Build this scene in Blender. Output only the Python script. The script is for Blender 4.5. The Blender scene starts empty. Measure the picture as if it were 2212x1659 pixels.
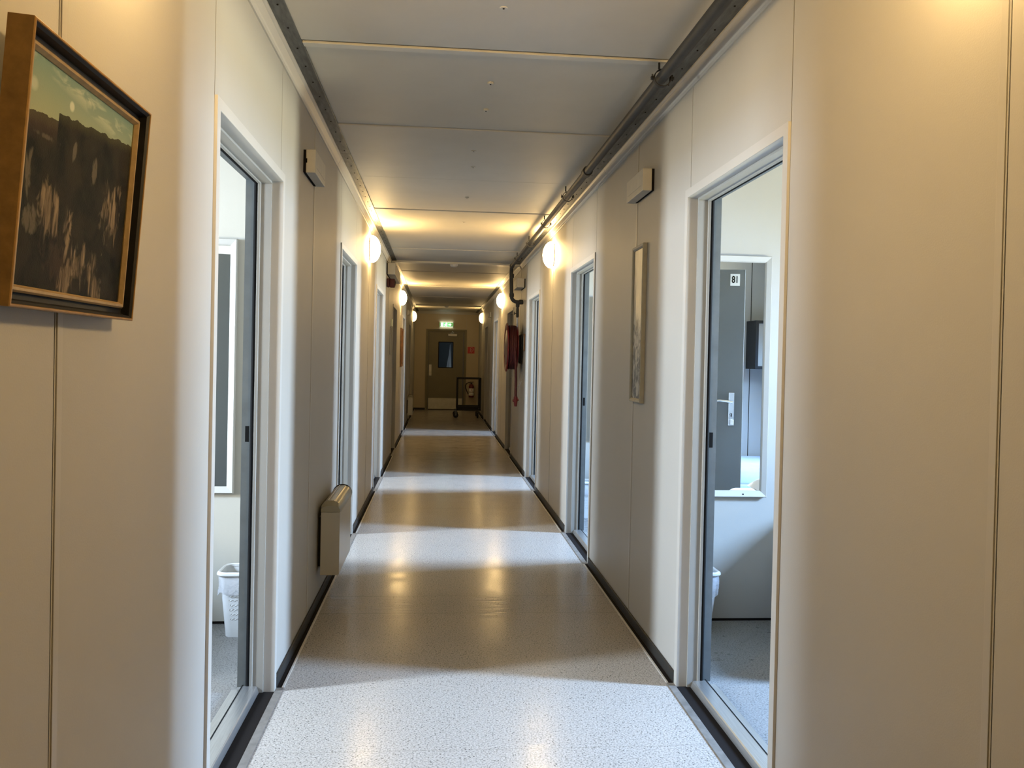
import bpy, bmesh, math, random
from mathutils import Vector, Matrix
random.seed(7)
C = bpy.context.scene.collection
PI = math.pi
W = 1.658          # corridor width
HC = 2.55          # ceiling height
YB, YE = -2.4, 21.63
WLOC = {}

# ------------------------------------------------------------------ materials
def srgb(r, g, b):
    f = lambda c: (c/255/12.92) if c/255 <= .04045 else ((c/255+.055)/1.055)**2.4
    return (f(r), f(g), f(b), 1)

def base_mat(name):
    m = bpy.data.materials.new(name); m.use_nodes = True
    nt = m.node_tree
    return m, nt, nt.nodes['Principled BSDF']

def N(nt, t, **kw):
    n = nt.nodes.new(t)
    for k, v in kw.items():
        if k in n.inputs: n.inputs[k].default_value = v
        else: setattr(n, k, v)
    return n

def mat(name, col, rough=.5, metal=0., var=.05, vs=6., bump=0., bs=180., coat=0., spec=.5, stretch=None, em=None, ems=0.):
    m, nt, p = base_mat(name)
    L = nt.links.new
    tc = N(nt, 'ShaderNodeTexCoord')
    src = tc.outputs['Object']
    if stretch:
        mp = N(nt, 'ShaderNodeMapping'); mp.inputs['Scale'].default_value = stretch
        L(src, mp.inputs['Vector']); src = mp.outputs['Vector']
    nz = N(nt, 'ShaderNodeTexNoise', Scale=vs, Detail=4., Roughness=.6)
    L(src, nz.inputs['Vector'])
    rp = N(nt, 'ShaderNodeValToRGB')
    c = col
    rp.color_ramp.elements[0].position = .3; rp.color_ramp.elements[1].position = .7
    rp.color_ramp.elements[0].color = tuple(max(0, x*(1-var)) for x in c[:3])+(1,)
    rp.color_ramp.elements[1].color = tuple(min(1, x*(1+var)) for x in c[:3])+(1,)
    L(nz.outputs['Fac'], rp.inputs['Fac']); L(rp.outputs['Color'], p.inputs['Base Color'])
    p.inputs['Roughness'].default_value = rough; p.inputs['Metallic'].default_value = metal
    p.inputs['Specular IOR Level'].default_value = spec
    if coat: p.inputs['Coat Weight'].default_value = coat; p.inputs['Coat Roughness'].default_value = .08
    if bump:
        n2 = N(nt, 'ShaderNodeTexNoise', Scale=bs, Detail=3.)
        L(src, n2.inputs['Vector'])
        b = N(nt, 'ShaderNodeBump', Strength=bump, Distance=.002)
        L(n2.outputs['Fac'], b.inputs['Height']); L(b.outputs['Normal'], p.inputs['Normal'])
    if em:
        p.inputs['Emission Color'].default_value = em; p.inputs['Emission Strength'].default_value = ems
    return m

WALLC = (.385, .37, .335, 1)
M = {}
M['wall'] = mat('wall_paint', WALLC, .55, var=.02, vs=2.5, bump=.12, bs=260)
M['ceil'] = mat('ceiling_paint', (.50, .47, .405, 1), .6, var=.04, vs=3., bump=.05, bs=30)
M['ceil_strip'] = mat('ceiling_strip_paint', (.52, .50, .44, 1), .45, var=.03)
M['roomceil'] = mat('room_ceiling_paint', (.50, .49, .46, 1), .5, var=.03)
M['outerwall'] = mat('grey_outer_wall_panel', (.22, .215, .20, 1), .6)
M['roomwall_L'] = mat('room_partition_brightened_paint', (.45, .425, .365, 1), .55, var=.02, vs=2.5, bump=.1, bs=260)  # left partitions made lighter than the right ones, extra brightness put into the colour
M['roomwall_R'] = mat('room_partition_cream_paint', WALLC, .55, var=.02, vs=2.5, bump=.1, bs=260)
M['white'] = mat('white_coated_metal', (.435, .42, .385, 1), .5, var=.02)
M['frame'] = mat('frame_grey_beige', (.30, .29, .26, 1), .5, var=.03)
M['strike'] = mat('galvanised_jamb', (.14, .155, .155, 1), .5, .2, var=.12, vs=14)
M['rubber'] = mat('black_rubber', (.008, .008, .008, 1), .85, spec=.1)
M['gap'] = mat('dark_joint', (.012, .010, .009, 1), .95, spec=.05)
M['batten'] = mat('joint_batten_paint', (.395, .38, .345, 1), .4, var=.02)
M['skirt'] = mat('dark_grey_skirting', (.024, .023, .021, 1), .6, var=.15, vs=20, spec=.25)
M['alu'] = mat('brushed_aluminium', (.62, .62, .61, 1), .32, .9, var=.12, vs=9, stretch=(40, 1, 40))
M['alu_dull'] = mat('worn_metal_strip', (.15, .142, .13, 1), .55, .25, var=.25, vs=25)
M['steel'] = mat('galvanised_steel', (.085, .090, .088, 1), .5, .25, var=.5, vs=9, stretch=(6, 1, 6), bump=.2, bs=60)
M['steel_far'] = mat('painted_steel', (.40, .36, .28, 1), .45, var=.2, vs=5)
M['pipe'] = mat('dark_steel_pipe', (.018, .019, .020, 1), .6, .0, var=.3, vs=14)
M['chrome'] = mat('chrome', (.75, .75, .76, 1), .12, 1., var=.02)
M['doorgrey'] = mat('grey_door_lacquer', (.128, .132, .124, 1), .5, var=.04, vs=4)
M['enddoor'] = mat('olive_grey_door_lacquer', (.150, .135, .080, 1), .5, var=.05, vs=4)
M['kick'] = mat('brushed_kick_plate', (.47, .46, .40, 1), .42, .3, var=.12, vs=10)
M['red'] = mat('red_lacquer', (.12, .005, .005, 1), .45, var=.1)
M['hose'] = mat('red_rubber_hose', (.055, .005, .006, 1), .65, var=.15, vs=30)
M['redsign'] = mat('red_sign_face', (.42, .012, .010, 1), .5, var=.03)
M['paper'] = mat('white_paper', (.78, .78, .76, 1), .6, var=.03)
M['black'] = mat('black_metal', (.008, .008, .009, 1), .7, var=.2)
M['plastic'] = mat('white_plastic', (.58, .58, .57, 1), .4, var=.02)
M['cream'] = mat('cream_plastic_box', (.47, .445, .38, 1), .5, var=.06, vs=20)
M['heater'] = mat('cream_heater_enamel', (.36, .345, .29, 1), .3, var=.03)
M['grille'] = mat('heater_grille_olive', (.27, .255, .19, 1), .3, .15, var=.05)
M['gold'] = mat('gold_leaf_wood', (.33, .185, .055, 1), .42, .35, var=.25, vs=30)
M['goldlight'] = mat('pale_gilt_edge', (.40, .28, .14, 1), .4, .3, var=.15, vs=40)
M['blackwood'] = mat('black_stained_wood', (.010, .009, .008, 1), .5, var=.4, vs=30, spec=.25)
M['wood'] = mat('brown_wood', (.16, .07, .025, 1), .5, var=.3, vs=15)
M['greyframe'] = mat('grey_beige_frame_wood', (.26, .245, .195, 1), .5, var=.08, vs=25)
M['bluecloth'] = mat('pale_blue_cotton', (.50, .57, .78, 1), .9, var=.06, vs=12, bump=.2, bs=300)
M['bluecloth2'] = mat('blue_cotton', (.36, .43, .70, 1), .9, var=.06, vs=12, bump=.2, bs=300)
M['whitecloth'] = mat('white_cotton', (.80, .80, .80, 1), .9, var=.03, vs=12, bump=.3, bs=80)
M['reelface'] = mat('grey_red_reel_face', (.10, .045, .04, 1), .4, var=.2)
M['dark'] = mat('dark_vestibule_paint', (.075, .085, .088, 1), .7)
M['sofgrey'] = mat('pale_grey_notice', (.42, .41, .38, 1), .35, var=.1, vs=30)
M['yellow'] = mat('pale_yellow_green_notice', (.75, .78, .55, 1), .5)

def mirror_mat():
    m, nt, p = base_mat('mirror_silver')
    p.inputs['Base Color'].default_value = (.90, .92, .91, 1)
    p.inputs['Metallic'].default_value = 1.; p.inputs['Roughness'].default_value = .0
    return m
M['mirror'] = mirror_mat()

def glass_mat():
    m, nt, p = base_mat('door_glass')
    p.inputs['Base Color'].default_value = (.75, .85, .9, 1)
    p.inputs['Roughness'].default_value = .02
    p.inputs['Transmission Weight'].default_value = 1.; p.inputs['IOR'].default_value = 1.1
    return m
M['glass'] = glass_mat()

def emit(name, col, s):
    m, nt, p = base_mat(name)
    p.inputs['Base Color'].default_value = (.8, .8, .8, 1)
    p.inputs['Emission Color'].default_value = col; p.inputs['Emission Strength'].default_value = s
    return m
LAMPC = (1., .66, .27, 1)
M['lamp'] = emit('opal_lamp_glass', LAMPC, 114.)
M['lamp_strong'] = emit('opal_lamp_glass_bright', LAMPC, 130.)
M['lamp_weak'] = emit('opal_lamp_glass_dim', LAMPC, 28.)
M['exit_green'] = emit('exit_sign_green', (.02, .50, .12, 1), .55)
M['exit_bright'] = emit('exit_sign_lit_green', (.10, .9, .25, 1), 1.0)
M['exit_white'] = emit('exit_sign_white', (.9, 1., .85, 1), 5.)

def liner_mat():
    m, nt, p = base_mat('thin_plastic_liner')
    p.inputs['Base Color'].default_value = (.62, .63, .66, 1)
    p.inputs['Roughness'].default_value = .25
    p.inputs['Alpha'].default_value = .45
    nz = N(nt, 'ShaderNodeTexNoise', Scale=28., Detail=4.)
    tc = N(nt, 'ShaderNodeTexCoord'); nt.links.new(tc.outputs['Object'], nz.inputs['Vector'])
    b = N(nt, 'ShaderNodeBump', Strength=.8, Distance=.01)
    nt.links.new(nz.outputs['Fac'], b.inputs['Height']); nt.links.new(b.outputs['Normal'], p.inputs['Normal'])
    return m
M['liner'] = liner_mat()

def floor_mat(name, scale, base, rough, lines):
    m, nt, p = base_mat(name)
    L = nt.links.new
    tc = N(nt, 'ShaderNodeTexCoord')
    n1 = N(nt, 'ShaderNodeTexNoise', Scale=scale, Detail=2., Roughness=.7); L(tc.outputs['Object'], n1.inputs['Vector'])
    r1 = N(nt, 'ShaderNodeValToRGB'); e = r1.color_ramp.elements
    e[0].position = .35; e[0].color = tuple(x*.52 for x in base)+(1,)
    e[1].position = .50; e[1].color = base+(1,)
    e2 = r1.color_ramp.elements.new(.66); e2.color = tuple(min(1, x*1.22) for x in base)+(1,)
    L(n1.outputs['Fac'], r1.inputs['Fac'])
    v = N(nt, 'ShaderNodeTexVoronoi', Scale=scale*.42); L(tc.outputs['Object'], v.inputs['Vector'])
    lt = N(nt, 'ShaderNodeMath', operation='LESS_THAN'); L(v.outputs['Distance'], lt.inputs[0]); lt.inputs[1].default_value = .17
    mx = N(nt, 'ShaderNodeMixRGB', blend_type='MIX'); L(lt.outputs[0], mx.inputs['Fac'])
    L(r1.outputs['Color'], mx.inputs['Color1']); mx.inputs['Color2'].default_value = tuple(x*.30 for x in base)+(1,)
    out = mx.outputs['Color']
    sep = N(nt, 'ShaderNodeSeparateXYZ'); L(tc.outputs['Object'], sep.inputs[0])
    # broad wear tone
    n3 = N(nt, 'ShaderNodeTexNoise', Scale=1.3, Detail=3.); L(tc.outputs['Object'], n3.inputs['Vector'])
    mr = N(nt, 'ShaderNodeMapRange'); L(n3.outputs['Fac'], mr.inputs['Value'])
    mr.inputs['To Min'].default_value = .90; mr.inputs['To Max'].default_value = 1.08
    ml = N(nt, 'ShaderNodeMixRGB', blend_type='MULTIPLY'); ml.inputs['Fac'].default_value = 1.
    L(out, ml.inputs['Color1']); L(mr.outputs['Result'], ml.inputs['Color2']); out = ml.outputs['Color']
    for y0, wdt, dk in lines:
        sb = N(nt, 'ShaderNodeMath', operation='SUBTRACT'); L(sep.outputs['Y'], sb.inputs[0]); sb.inputs[1].default_value = y0
        ab = N(nt, 'ShaderNodeMath', operation='ABSOLUTE'); L(sb.outputs[0], ab.inputs[0])
        l2 = N(nt, 'ShaderNodeMath', operation='LESS_THAN'); L(ab.outputs[0], l2.inputs[0]); l2.inputs[1].default_value = wdt
        l3 = N(nt, 'ShaderNodeMath', operation='MULTIPLY'); L(l2.outputs[0], l3.inputs[0]); l3.inputs[1].default_value = dk
        mz = N(nt, 'ShaderNodeMixRGB', blend_type='MIX'); L(l3.outputs[0], mz.inputs['Fac']); L(out, mz.inputs['Color1'])
        mz.inputs['Color2'].default_value = (.08, .07, .05, 1); out = mz.outputs['Color']
    L(out, p.inputs['Base Color'])
    # gloss varies with wear
    n4 = N(nt, 'ShaderNodeTexNoise', Scale=5., Detail=5., Roughness=.7); L(tc.outputs['Object'], n4.inputs['Vector'])
    mr2 = N(nt, 'ShaderNodeMapRange'); L(n4.outputs['Fac'], mr2.inputs['Value'])
    mr2.inputs['From Min'].default_value = .3; mr2.inputs['From Max'].default_value = .7
    mr2.inputs['To Min'].default_value = rough*.75; mr2.inputs['To Max'].default_value = rough*1.35
    L(mr2.outputs['Result'], p.inputs['Roughness'])
    p.inputs['Specular IOR Level'].default_value = .09
    # slight waviness of the vinyl; cross ripples where a joint lifts
    mp = N(nt, 'ShaderNodeMapping'); mp.inputs['Scale'].default_value = (1.2, 7., 1); L(tc.outputs['Object'], mp.inputs['Vector'])
    n5 = N(nt, 'ShaderNodeTexNoise', Scale=2.2, Detail=3.); L(mp.outputs['Vector'], n5.inputs['Vector'])
    b = N(nt, 'ShaderNodeBump', Strength=.35, Distance=.0012); L(n5.outputs['Fac'], b.inputs['Height'])
    last = b.outputs['Normal']
    if lines:
        mp2 = N(nt, 'ShaderNodeMapping'); mp2.inputs['Scale'].default_value = (3., 26., 1); L(tc.outputs['Object'], mp2.inputs['Vector'])
        n6 = N(nt, 'ShaderNodeTexNoise', Scale=1.6, Detail=3.); L(mp2.outputs['Vector'], n6.inputs['Vector'])
        sb = N(nt, 'ShaderNodeMath', operation='SUBTRACT'); L(sep.outputs['Y'], sb.inputs[0]); sb.inputs[1].default_value = 4.55
        ab = N(nt, 'ShaderNodeMath', operation='ABSOLUTE'); L(sb.outputs[0], ab.inputs[0])
        mk = N(nt, 'ShaderNodeMapRange'); L(ab.outputs[0], mk.inputs['Value'])
        mk.inputs['From Min'].default_value = .10; mk.inputs['From Max'].default_value = .25
        mk.inputs['To Min'].default_value = 1.; mk.inputs['To Max'].default_value = 0.
        mm = N(nt, 'ShaderNodeMath', operation='MULTIPLY'); L(n6.outputs['Fac'], mm.inputs[0]); L(mk.outputs['Result'], mm.inputs[1])
        b2 = N(nt, 'ShaderNodeBump', Strength=.6, Distance=.006); L(mm.outputs[0], b2.inputs['Height']); L(last, b2.inputs['Normal'])
        last = b2.outputs['Normal']
    L(last, p.inputs['Normal'])
    return m
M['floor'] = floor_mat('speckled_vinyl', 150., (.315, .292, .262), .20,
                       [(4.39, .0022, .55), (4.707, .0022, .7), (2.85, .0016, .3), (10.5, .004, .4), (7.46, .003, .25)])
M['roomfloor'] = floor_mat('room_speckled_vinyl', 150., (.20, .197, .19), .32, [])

def paint_mat():
    m, nt, p = base_mat('oil_painting_cliffs')
    L = nt.links.new
    tc = N(nt, 'ShaderNodeTexCoord'); sep = N(nt, 'ShaderNodeSeparateXYZ'); L(tc.outputs['Generated'], sep.inputs[0])
    Yc, Zc = sep.outputs['Y'], sep.outputs['Z']
    def math(op, a, b=None, c=None):
        n = N(nt, 'ShaderNodeMath', operation=op)
        for i, x in enumerate((a, b, c)):
            if x is None: continue
            if isinstance(x, (int, float)): n.inputs[i].default_value = x
            else: L(x, n.inputs[i])
        return n.outputs[0]
    def noise(sc, scale, det=5., dist=0.):
        mp = N(nt, 'ShaderNodeMapping'); mp.inputs['Scale'].default_value = sc; L(tc.outputs['Generated'], mp.inputs['Vector'])
        n = N(nt, 'ShaderNodeTexNoise', Scale=scale, Detail=det, Distortion=dist); L(mp.outputs['Vector'], n.inputs['Vector'])
        return n.outputs['Fac']
    def mix(f, a, b):
        n = N(nt, 'ShaderNodeMixRGB')
        if isinstance(f, (int, float)): n.inputs['Fac'].default_value = f
        else: L(f, n.inputs['Fac'])
        for k, x in (('Color1', a), ('Color2', b)):
            if isinstance(x, tuple): n.inputs[k].default_value = x
            else: L(x, n.inputs[k])
        return n.outputs['Color']
    def ramp(x, a, b):
        n = N(nt, 'ShaderNodeMapRange'); L(x, n.inputs['Value'])
        n.inputs['From Min'].default_value = a; n.inputs['From Max'].default_value = b
        return n.outputs['Result']
    sky = mix(ramp(Zc, .74, 1.), (.30, .33, .22, 1), (.17, .27, .25, 1))
    # clouds drifting down to the right
    dg = math('ADD', Zc, math('MULTIPLY', Yc, .13))
    cl = noise((1, 2.2, 7.), 3.2, 4., .6)
    band = math('MULTIPLY', ramp(math('ABSOLUTE', math('SUBTRACT', dg, 1.015)), .07, .0), ramp(cl, .48, .62))
    sky = mix(math('MULTIPLY', band, .75), sky, (.52, .54, .44, 1))
    d2 = math('ADD', math('POWER', math('SUBTRACT', Yc, .365), 2.), math('POWER', math('MULTIPLY', math('SUBTRACT', Zc, .868), .9), 2.))
    sky = mix(math('MULTIPLY', ramp(d2, .0006, .0002), .8), sky, (.60, .62, .52, 1))
    d3 = math('ADD', math('POWER', math('SUBTRACT', Yc, .06), 2.), math('POWER', math('SUBTRACT', Zc, .86), 2.))
    sky = mix(math('MULTIPLY', ramp(d3, .0012, .0002), .5), sky, (.55, .57, .48, 1))
    # cliffs
    veg = mix(ramp(noise((1, 3.2, 3.), 1.9, 5., .6), .40, .62), (.005, .006, .005, 1), (.020, .017, .012, 1))
    veg = mix(math('MULTIPLY', ramp(noise((1, 6., 5.), 3., 6.), .45, .7), .35), veg, (.018, .023, .013, 1))
    wob = math('SUBTRACT', noise((1, 9., 3.4), 2.6, 8., .9), .5)
    def patch(a, b, ry, rz):
        u = math('DIVIDE', math('SUBTRACT', Yc, a), ry); v = math('DIVIDE', math('SUBTRACT', Zc, b), rz)
        d = math('ADD', math('MULTIPLY', u, u), math('MULTIPLY', v, v))
        return ramp(math('ADD', d, math('MULTIPLY', wob, 7.5)), 1.25, .15)
    veg = mix(math('MULTIPLY', patch(.37, .15, .13, .13), .9), veg, (.036, .025, .018, 1))
    st = noise((1, 17., 2.0), 2.4, 8., .5)
    rock = mix(ramp(st, .40, .62), (.035, .027, .020, 1), (.26, .20, .135, 1))
    mask = None
    for q in ((.25, .36, .075, .12), (.42, .28, .03, .14), (.83, .46, .09, .13), (.53, .16, .075, .10), (.71, .09, .08, .12), (.43, .06, .045, .09), (.90, .60, .03, .04)):
        m_ = patch(*q); mask = m_ if mask is None else math('MAXIMUM', mask, m_)
    veg = mix(math('MULTIPLY', mask, .8), veg, rock)
    dim = None
    for q in ((.12, .30, .06, .05), (.42, .68, .022, .045), (.62, .63, .022, .06), (.16, .80-.13, .10, .012), (.08, .50, .02, .10)):
        m_ = patch(*q); dim = m_ if dim is None else math('MAXIMUM', dim, m_)
    veg = mix(math('MULTIPLY', dim, .45), veg, (.19, .165, .125, 1))
    rd = math('ADD', math('MULTIPLY_ADD', Yc, .09, .745), math('MULTIPLY', math('SUBTRACT', noise((0, 7., 0), 1.6, 6.), .5), .06))
    rd = math('ADD', rd, math('MULTIPLY', math('GREATER_THAN', Yc, .265), .035))
    gr = math('SUBTRACT', Zc, rd)
    # brown rock shoulder at the left of the ridge, green crest line
    left = math('MULTIPLY', math('LESS_THAN', Yc, .265), ramp(gr, -.13, -.02))
    veg = mix(math('MULTIPLY', left, .8), veg, (.060, .040, .028, 1))
    veg = mix(math('MULTIPLY', ramp(gr, -.05, -.005), .55), veg, (.065, .062, .032, 1))
    col = mix(math('GREATER_THAN', gr, 0.), veg, sky)
    L(col, p.inputs['Base Color'])
    p.inputs['Roughness'].default_value = .6; p.inputs['Specular IOR Level'].default_value = .12
    nb = noise((1, 40., 40.), 3.)
    b = N(nt, 'ShaderNodeBump', Strength=.25, Distance=.002); L(nb, b.inputs['Height']); L(b.outputs['Normal'], p.inputs['Normal'])
    return m
M['painting'] = paint_mat()

def print_mat():
    m, nt, p = base_mat('monochrome_landscape_print')
    L = nt.links.new
    tc = N(nt, 'ShaderNodeTexCoord'); sep = N(nt, 'ShaderNodeSeparateXYZ'); L(tc.outputs['Generated'], sep.inputs[0])
    mp = N(nt, 'ShaderNodeMapping'); mp.inputs['Scale'].default_value = (1, 2.2, 6.); L(tc.outputs['Generated'], mp.inputs['Vector'])
    n1 = N(nt, 'ShaderNodeTexNoise', Scale=2.6, Detail=7., Distortion=.8); L(mp.outputs['Vector'], n1.inputs['Vector'])
    r1 = N(nt, 'ShaderNodeValToRGB'); e = r1.color_ramp.elements
    e[0].position = .42; e[0].color = (.045, .042, .035, 1); e[1].position = .60; e[1].color = (.50, .47, .39, 1)
    L(n1.outputs['Fac'], r1.inputs['Fac'])
    n2 = N(nt, 'ShaderNodeTexNoise', Scale=1.4, Detail=4.); L(mp.outputs['Vector'], n2.inputs['Vector'])
    r2 = N(nt, 'ShaderNodeValToRGB'); e = r2.color_ramp.elements
    e[0].position = .3; e[0].color = (.33, .315, .26, 1); e[1].position = .7; e[1].color = (.50, .47, .39, 1)
    L(n2.outputs['Fac'], r2.inputs['Fac'])
    mr = N(nt, 'ShaderNodeMapRange'); L(sep.outputs['Z'], mr.inputs['Value'])
    mr.inputs['From Min'].default_value = .50; mr.inputs['From Max'].default_value = .58
    mx = N(nt, 'ShaderNodeMixRGB'); L(mr.outputs['Result'], mx.inputs['Fac']); L(r1.outputs['Color'], mx.inputs['Color1']); L(r2.outputs['Color'], mx.inputs['Color2'])
    L(mx.outputs['Color'], p.inputs['Base Color']); p.inputs['Roughness'].default_value = .3
    return m
M['print'] = print_mat()

# ------------------------------------------------------------------ mesh helpers
class MB:
    def __init__(s): s.bm = bmesh.new()
    def face(s, vs, mi=0):
        try:
            f = s.bm.faces.new(vs); f.material_index = mi; return f
        except ValueError: return None
    def box(s, x0, x1, y0, y1, z0, z1, bev=0., mi=0, seg=2):
        x0, x1 = min(x0, x1), max(x0, x1); y0, y1 = min(y0, y1), max(y0, y1); z0, z1 = min(z0, z1), max(z0, z1)
        v = [s.bm.verts.new(p) for p in ((x0,y0,z0),(x1,y0,z0),(x1,y1,z0),(x0,y1,z0),(x0,y0,z1),(x1,y0,z1),(x1,y1,z1),(x0,y1,z1))]
        fs = [s.face([v[i] for i in q], mi) for q in ((3,2,1,0),(4,5,6,7),(0,1,5,4),(1,2,6,5),(2,3,7,6),(3,0,4,7))]
        if bev > 0:
            es = list({e for f in fs for e in f.edges})
            r = bmesh.ops.bevel(s.bm, geom=es, offset=bev, segments=seg, affect='EDGES', profile=.5)
            for f in r['faces']: f.material_index = mi
        return s
    def loops(s, L, closed=True, cap0=True, cap1=True, mi=0):
        vl = [[s.bm.verts.new(p) for p in l] for l in L]
        n = len(vl[0])
        for a, b in zip(vl, vl[1:]):
            for i in range(n if closed else n-1):
                j = (i+1) % n
                s.face([a[i], a[j], b[j], b[i]], mi)
        if cap0: s.face(vl[0][::-1], mi)
        if cap1: s.face(vl[-1], mi)
        return s
    def tube(s, pts, r, seg=12, mi=0, cap=True):
        pts = [Vector(p) for p in pts]
        rs = r if isinstance(r, (list, tuple)) else [r]*len(pts)
        L = []; up = None
        for i, p in enumerate(pts):
            t = (pts[min(i+1, len(pts)-1)]-pts[max(i-1, 0)]).normalized()
            if up is None:
                a = Vector((0,0,1)) if abs(t.z) < .9 else Vector((1,0,0))
                up = (a-t*a.dot(t)).normalized()
            else: up = (up-t*up.dot(t)).normalized()
            q = t.cross(up)
            L.append([p+(up*math.cos(k*2*PI/seg)+q*math.sin(k*2*PI/seg))*rs[i] for k in range(seg)])
        return s.loops(L, True, cap, cap, mi)
    def lathe(s, prof, c, axis='z', seg=32, mi=0, cap0=True, cap1=True, sign=1):
        L = []
        for r, h in prof:
            h *= sign; l = []
            for k in range(seg):
                a = 2*PI*k/seg; u, v = r*math.cos(a), r*math.sin(a)
                if axis == 'z': q = (c[0]+u, c[1]+v, c[2]+h)
                elif axis == 'x': q = (c[0]+h, c[1]+u, c[2]+v)
                else: q = (c[0]+u, c[1]+h, c[2]+v)
                l.append(q)
            L.append(l)
        return s.loops(L, True, cap0, cap1, mi)
    def prism(s, poly, axis, a0, a1, mi=0):
        def P(u, v, a): return (a, u, v) if axis == 'x' else (u, a, v) if axis == 'y' else (u, v, a)
        return s.loops([[P(u, v, a0) for u, v in poly], [P(u, v, a1) for u, v in poly]], True, True, True, mi)

def arc(c, r, a0, a1, n, plane='yz', fix=0.):
    out = []
    for k in range(n+1):
        a = math.radians(a0+(a1-a0)*k/n); u, v = c[0]+r*math.cos(a), c[1]+r*math.sin(a)
        out.append((fix, u, v) if plane == 'yz' else (u, fix, v) if plane == 'xz' else (u, v, fix))
    return out

def obj(name, mb, mats, parent=None, smooth=False, local=False):
    me = bpy.data.meshes.new(name)
    bmesh.ops.recalc_face_normals(mb.bm, faces=mb.bm.faces)
    if parent is not None and not local:
        bmesh.ops.translate(mb.bm, verts=mb.bm.verts, vec=-WLOC[parent.name])
    mb.bm.to_mesh(me); mb.bm.free()
    for m in (mats if isinstance(mats, (list, tuple)) else [mats]): me.materials.append(m)
    if smooth:
        for p in me.polygons: p.use_smooth = True
        try: me.set_sharp_from_angle(angle=math.radians(38))
        except Exception: pass
    o = bpy.data.objects.new(name, me); C.objects.link(o)
    o.parent = parent
    WLOC[o.name] = WLOC[parent.name].copy() if parent is not None else Vector((0, 0, 0))
    return o

def tag(o, label=None, cat=None, group=None, kind=None):
    for k, v in (('label', label), ('category', cat), ('group', group), ('kind', kind)):
        if v: o[k] = v
    return o

def thing(name, label, cat, loc=(0, 0, 0), group=None, kind=None):
    o = bpy.data.objects.new(name, None); C.objects.link(o)
    o.location = loc; o.empty_display_size = .05
    WLOC[o.name] = Vector(loc)
    return tag(o, label, cat, group, kind)

def origin_thing(name, label, cat, group=None):       # built round the origin, moved afterwards
    o = thing(name, label, cat, (0, 0, 0), group); return o

def copy_tree(o, parent=None):
    c = o.copy(); C.objects.link(c); c.parent = parent
    for ch in list(o.children): copy_tree(ch, c)
    return c

def structure(name, mb, mats, **kw): return tag(obj(name, mb, mats, **kw), kind='structure')

def SX(side, d): return -d if side == 'L' else W+d     # d = depth into the wall, negative = into the corridor

# ------------------------------------------------------------------ layout
DOORS = {'L': [(2.387, 3.408), (5.365, 6.385), (8.375, 9.40), (11.38, 12.40), (14.37, 15.40), (17.36, 18.38)],
         'R': [(2.378, 3.405), (5.430, 6.455), (8.465, 9.515), (11.46, 12.48), (14.48, 15.50), (17.46, 18.46)]}
OPEN = (0, 1, 2, 4)
ZT = 2.07                                              # top of the door casings
SEAM_JOINT = {'L': [1.442, 4.215, 7.51, 10.43, 13.4, 16.4, 19.4], 'R': [1.428, 4.28, 7.49, 10.5, 13.5, 16.5, 19.5]}
ROOMS = [(1.30, 4.24), (4.32, 7.24), (7.32, 10.24), None, (13.32, 16.24)]
DEPTH = 2.55                                           # room depth behind the wall plane

# floor, ceiling
mb = MB(); mb.box(-.1, W+.1, YB, YE+.1, -.06, 0); structure('floor', mb, M['floor'])
mb = MB()
edges = [YB, -.36, .83, 2.03, 3.23, 4.37, 5.60, 6.79, 7.97, 9.23, 10.41, 11.62, 12.8, 14.0, 15.2, 16.4, 17.6, 18.8, 20.0, YE]
for i, (a, b) in enumerate(zip(edges, edges[1:])):
    dz = (.0, .0045, .001, .006)[i % 4]
    mb.box(.05, W-.05, a+.0045, b-.0045, HC-dz, HC+.03, bev=.007, mi=0)
mb.box(-.1, W+.1, YB, YE+.1, HC+.02, HC+.06, mi=2)
mb.box(.095, W-.095, 3.234, 3.276, HC-.012, HC, bev=.002, mi=1)
mb.box(.03, W-.03, 10.38, 10.47, HC-.028, HC, bev=.004, mi=1)
mb.box(.03, W-.03, 18.95, 19.0, HC-.02, HC, bev=.004, mi=1)
for x, y in ((.832, 2.831), (.836, 3.616), (.838, 4.007), (.812, 4.80), (.825, 5.2), (.82, 6.2), (.83, 7.3)):
    mb.lathe([(.014, 0), (.014, -.007), (.012, -.009)], (x, y, HC), seg=14, mi=1)
    mb.lathe([(.004, -.004), (.004, -.0102)], (x, y, HC), seg=8, mi=2)
structure('ceiling', mb, [M['ceil'], M['ceil_strip'], M['gap']])

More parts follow.
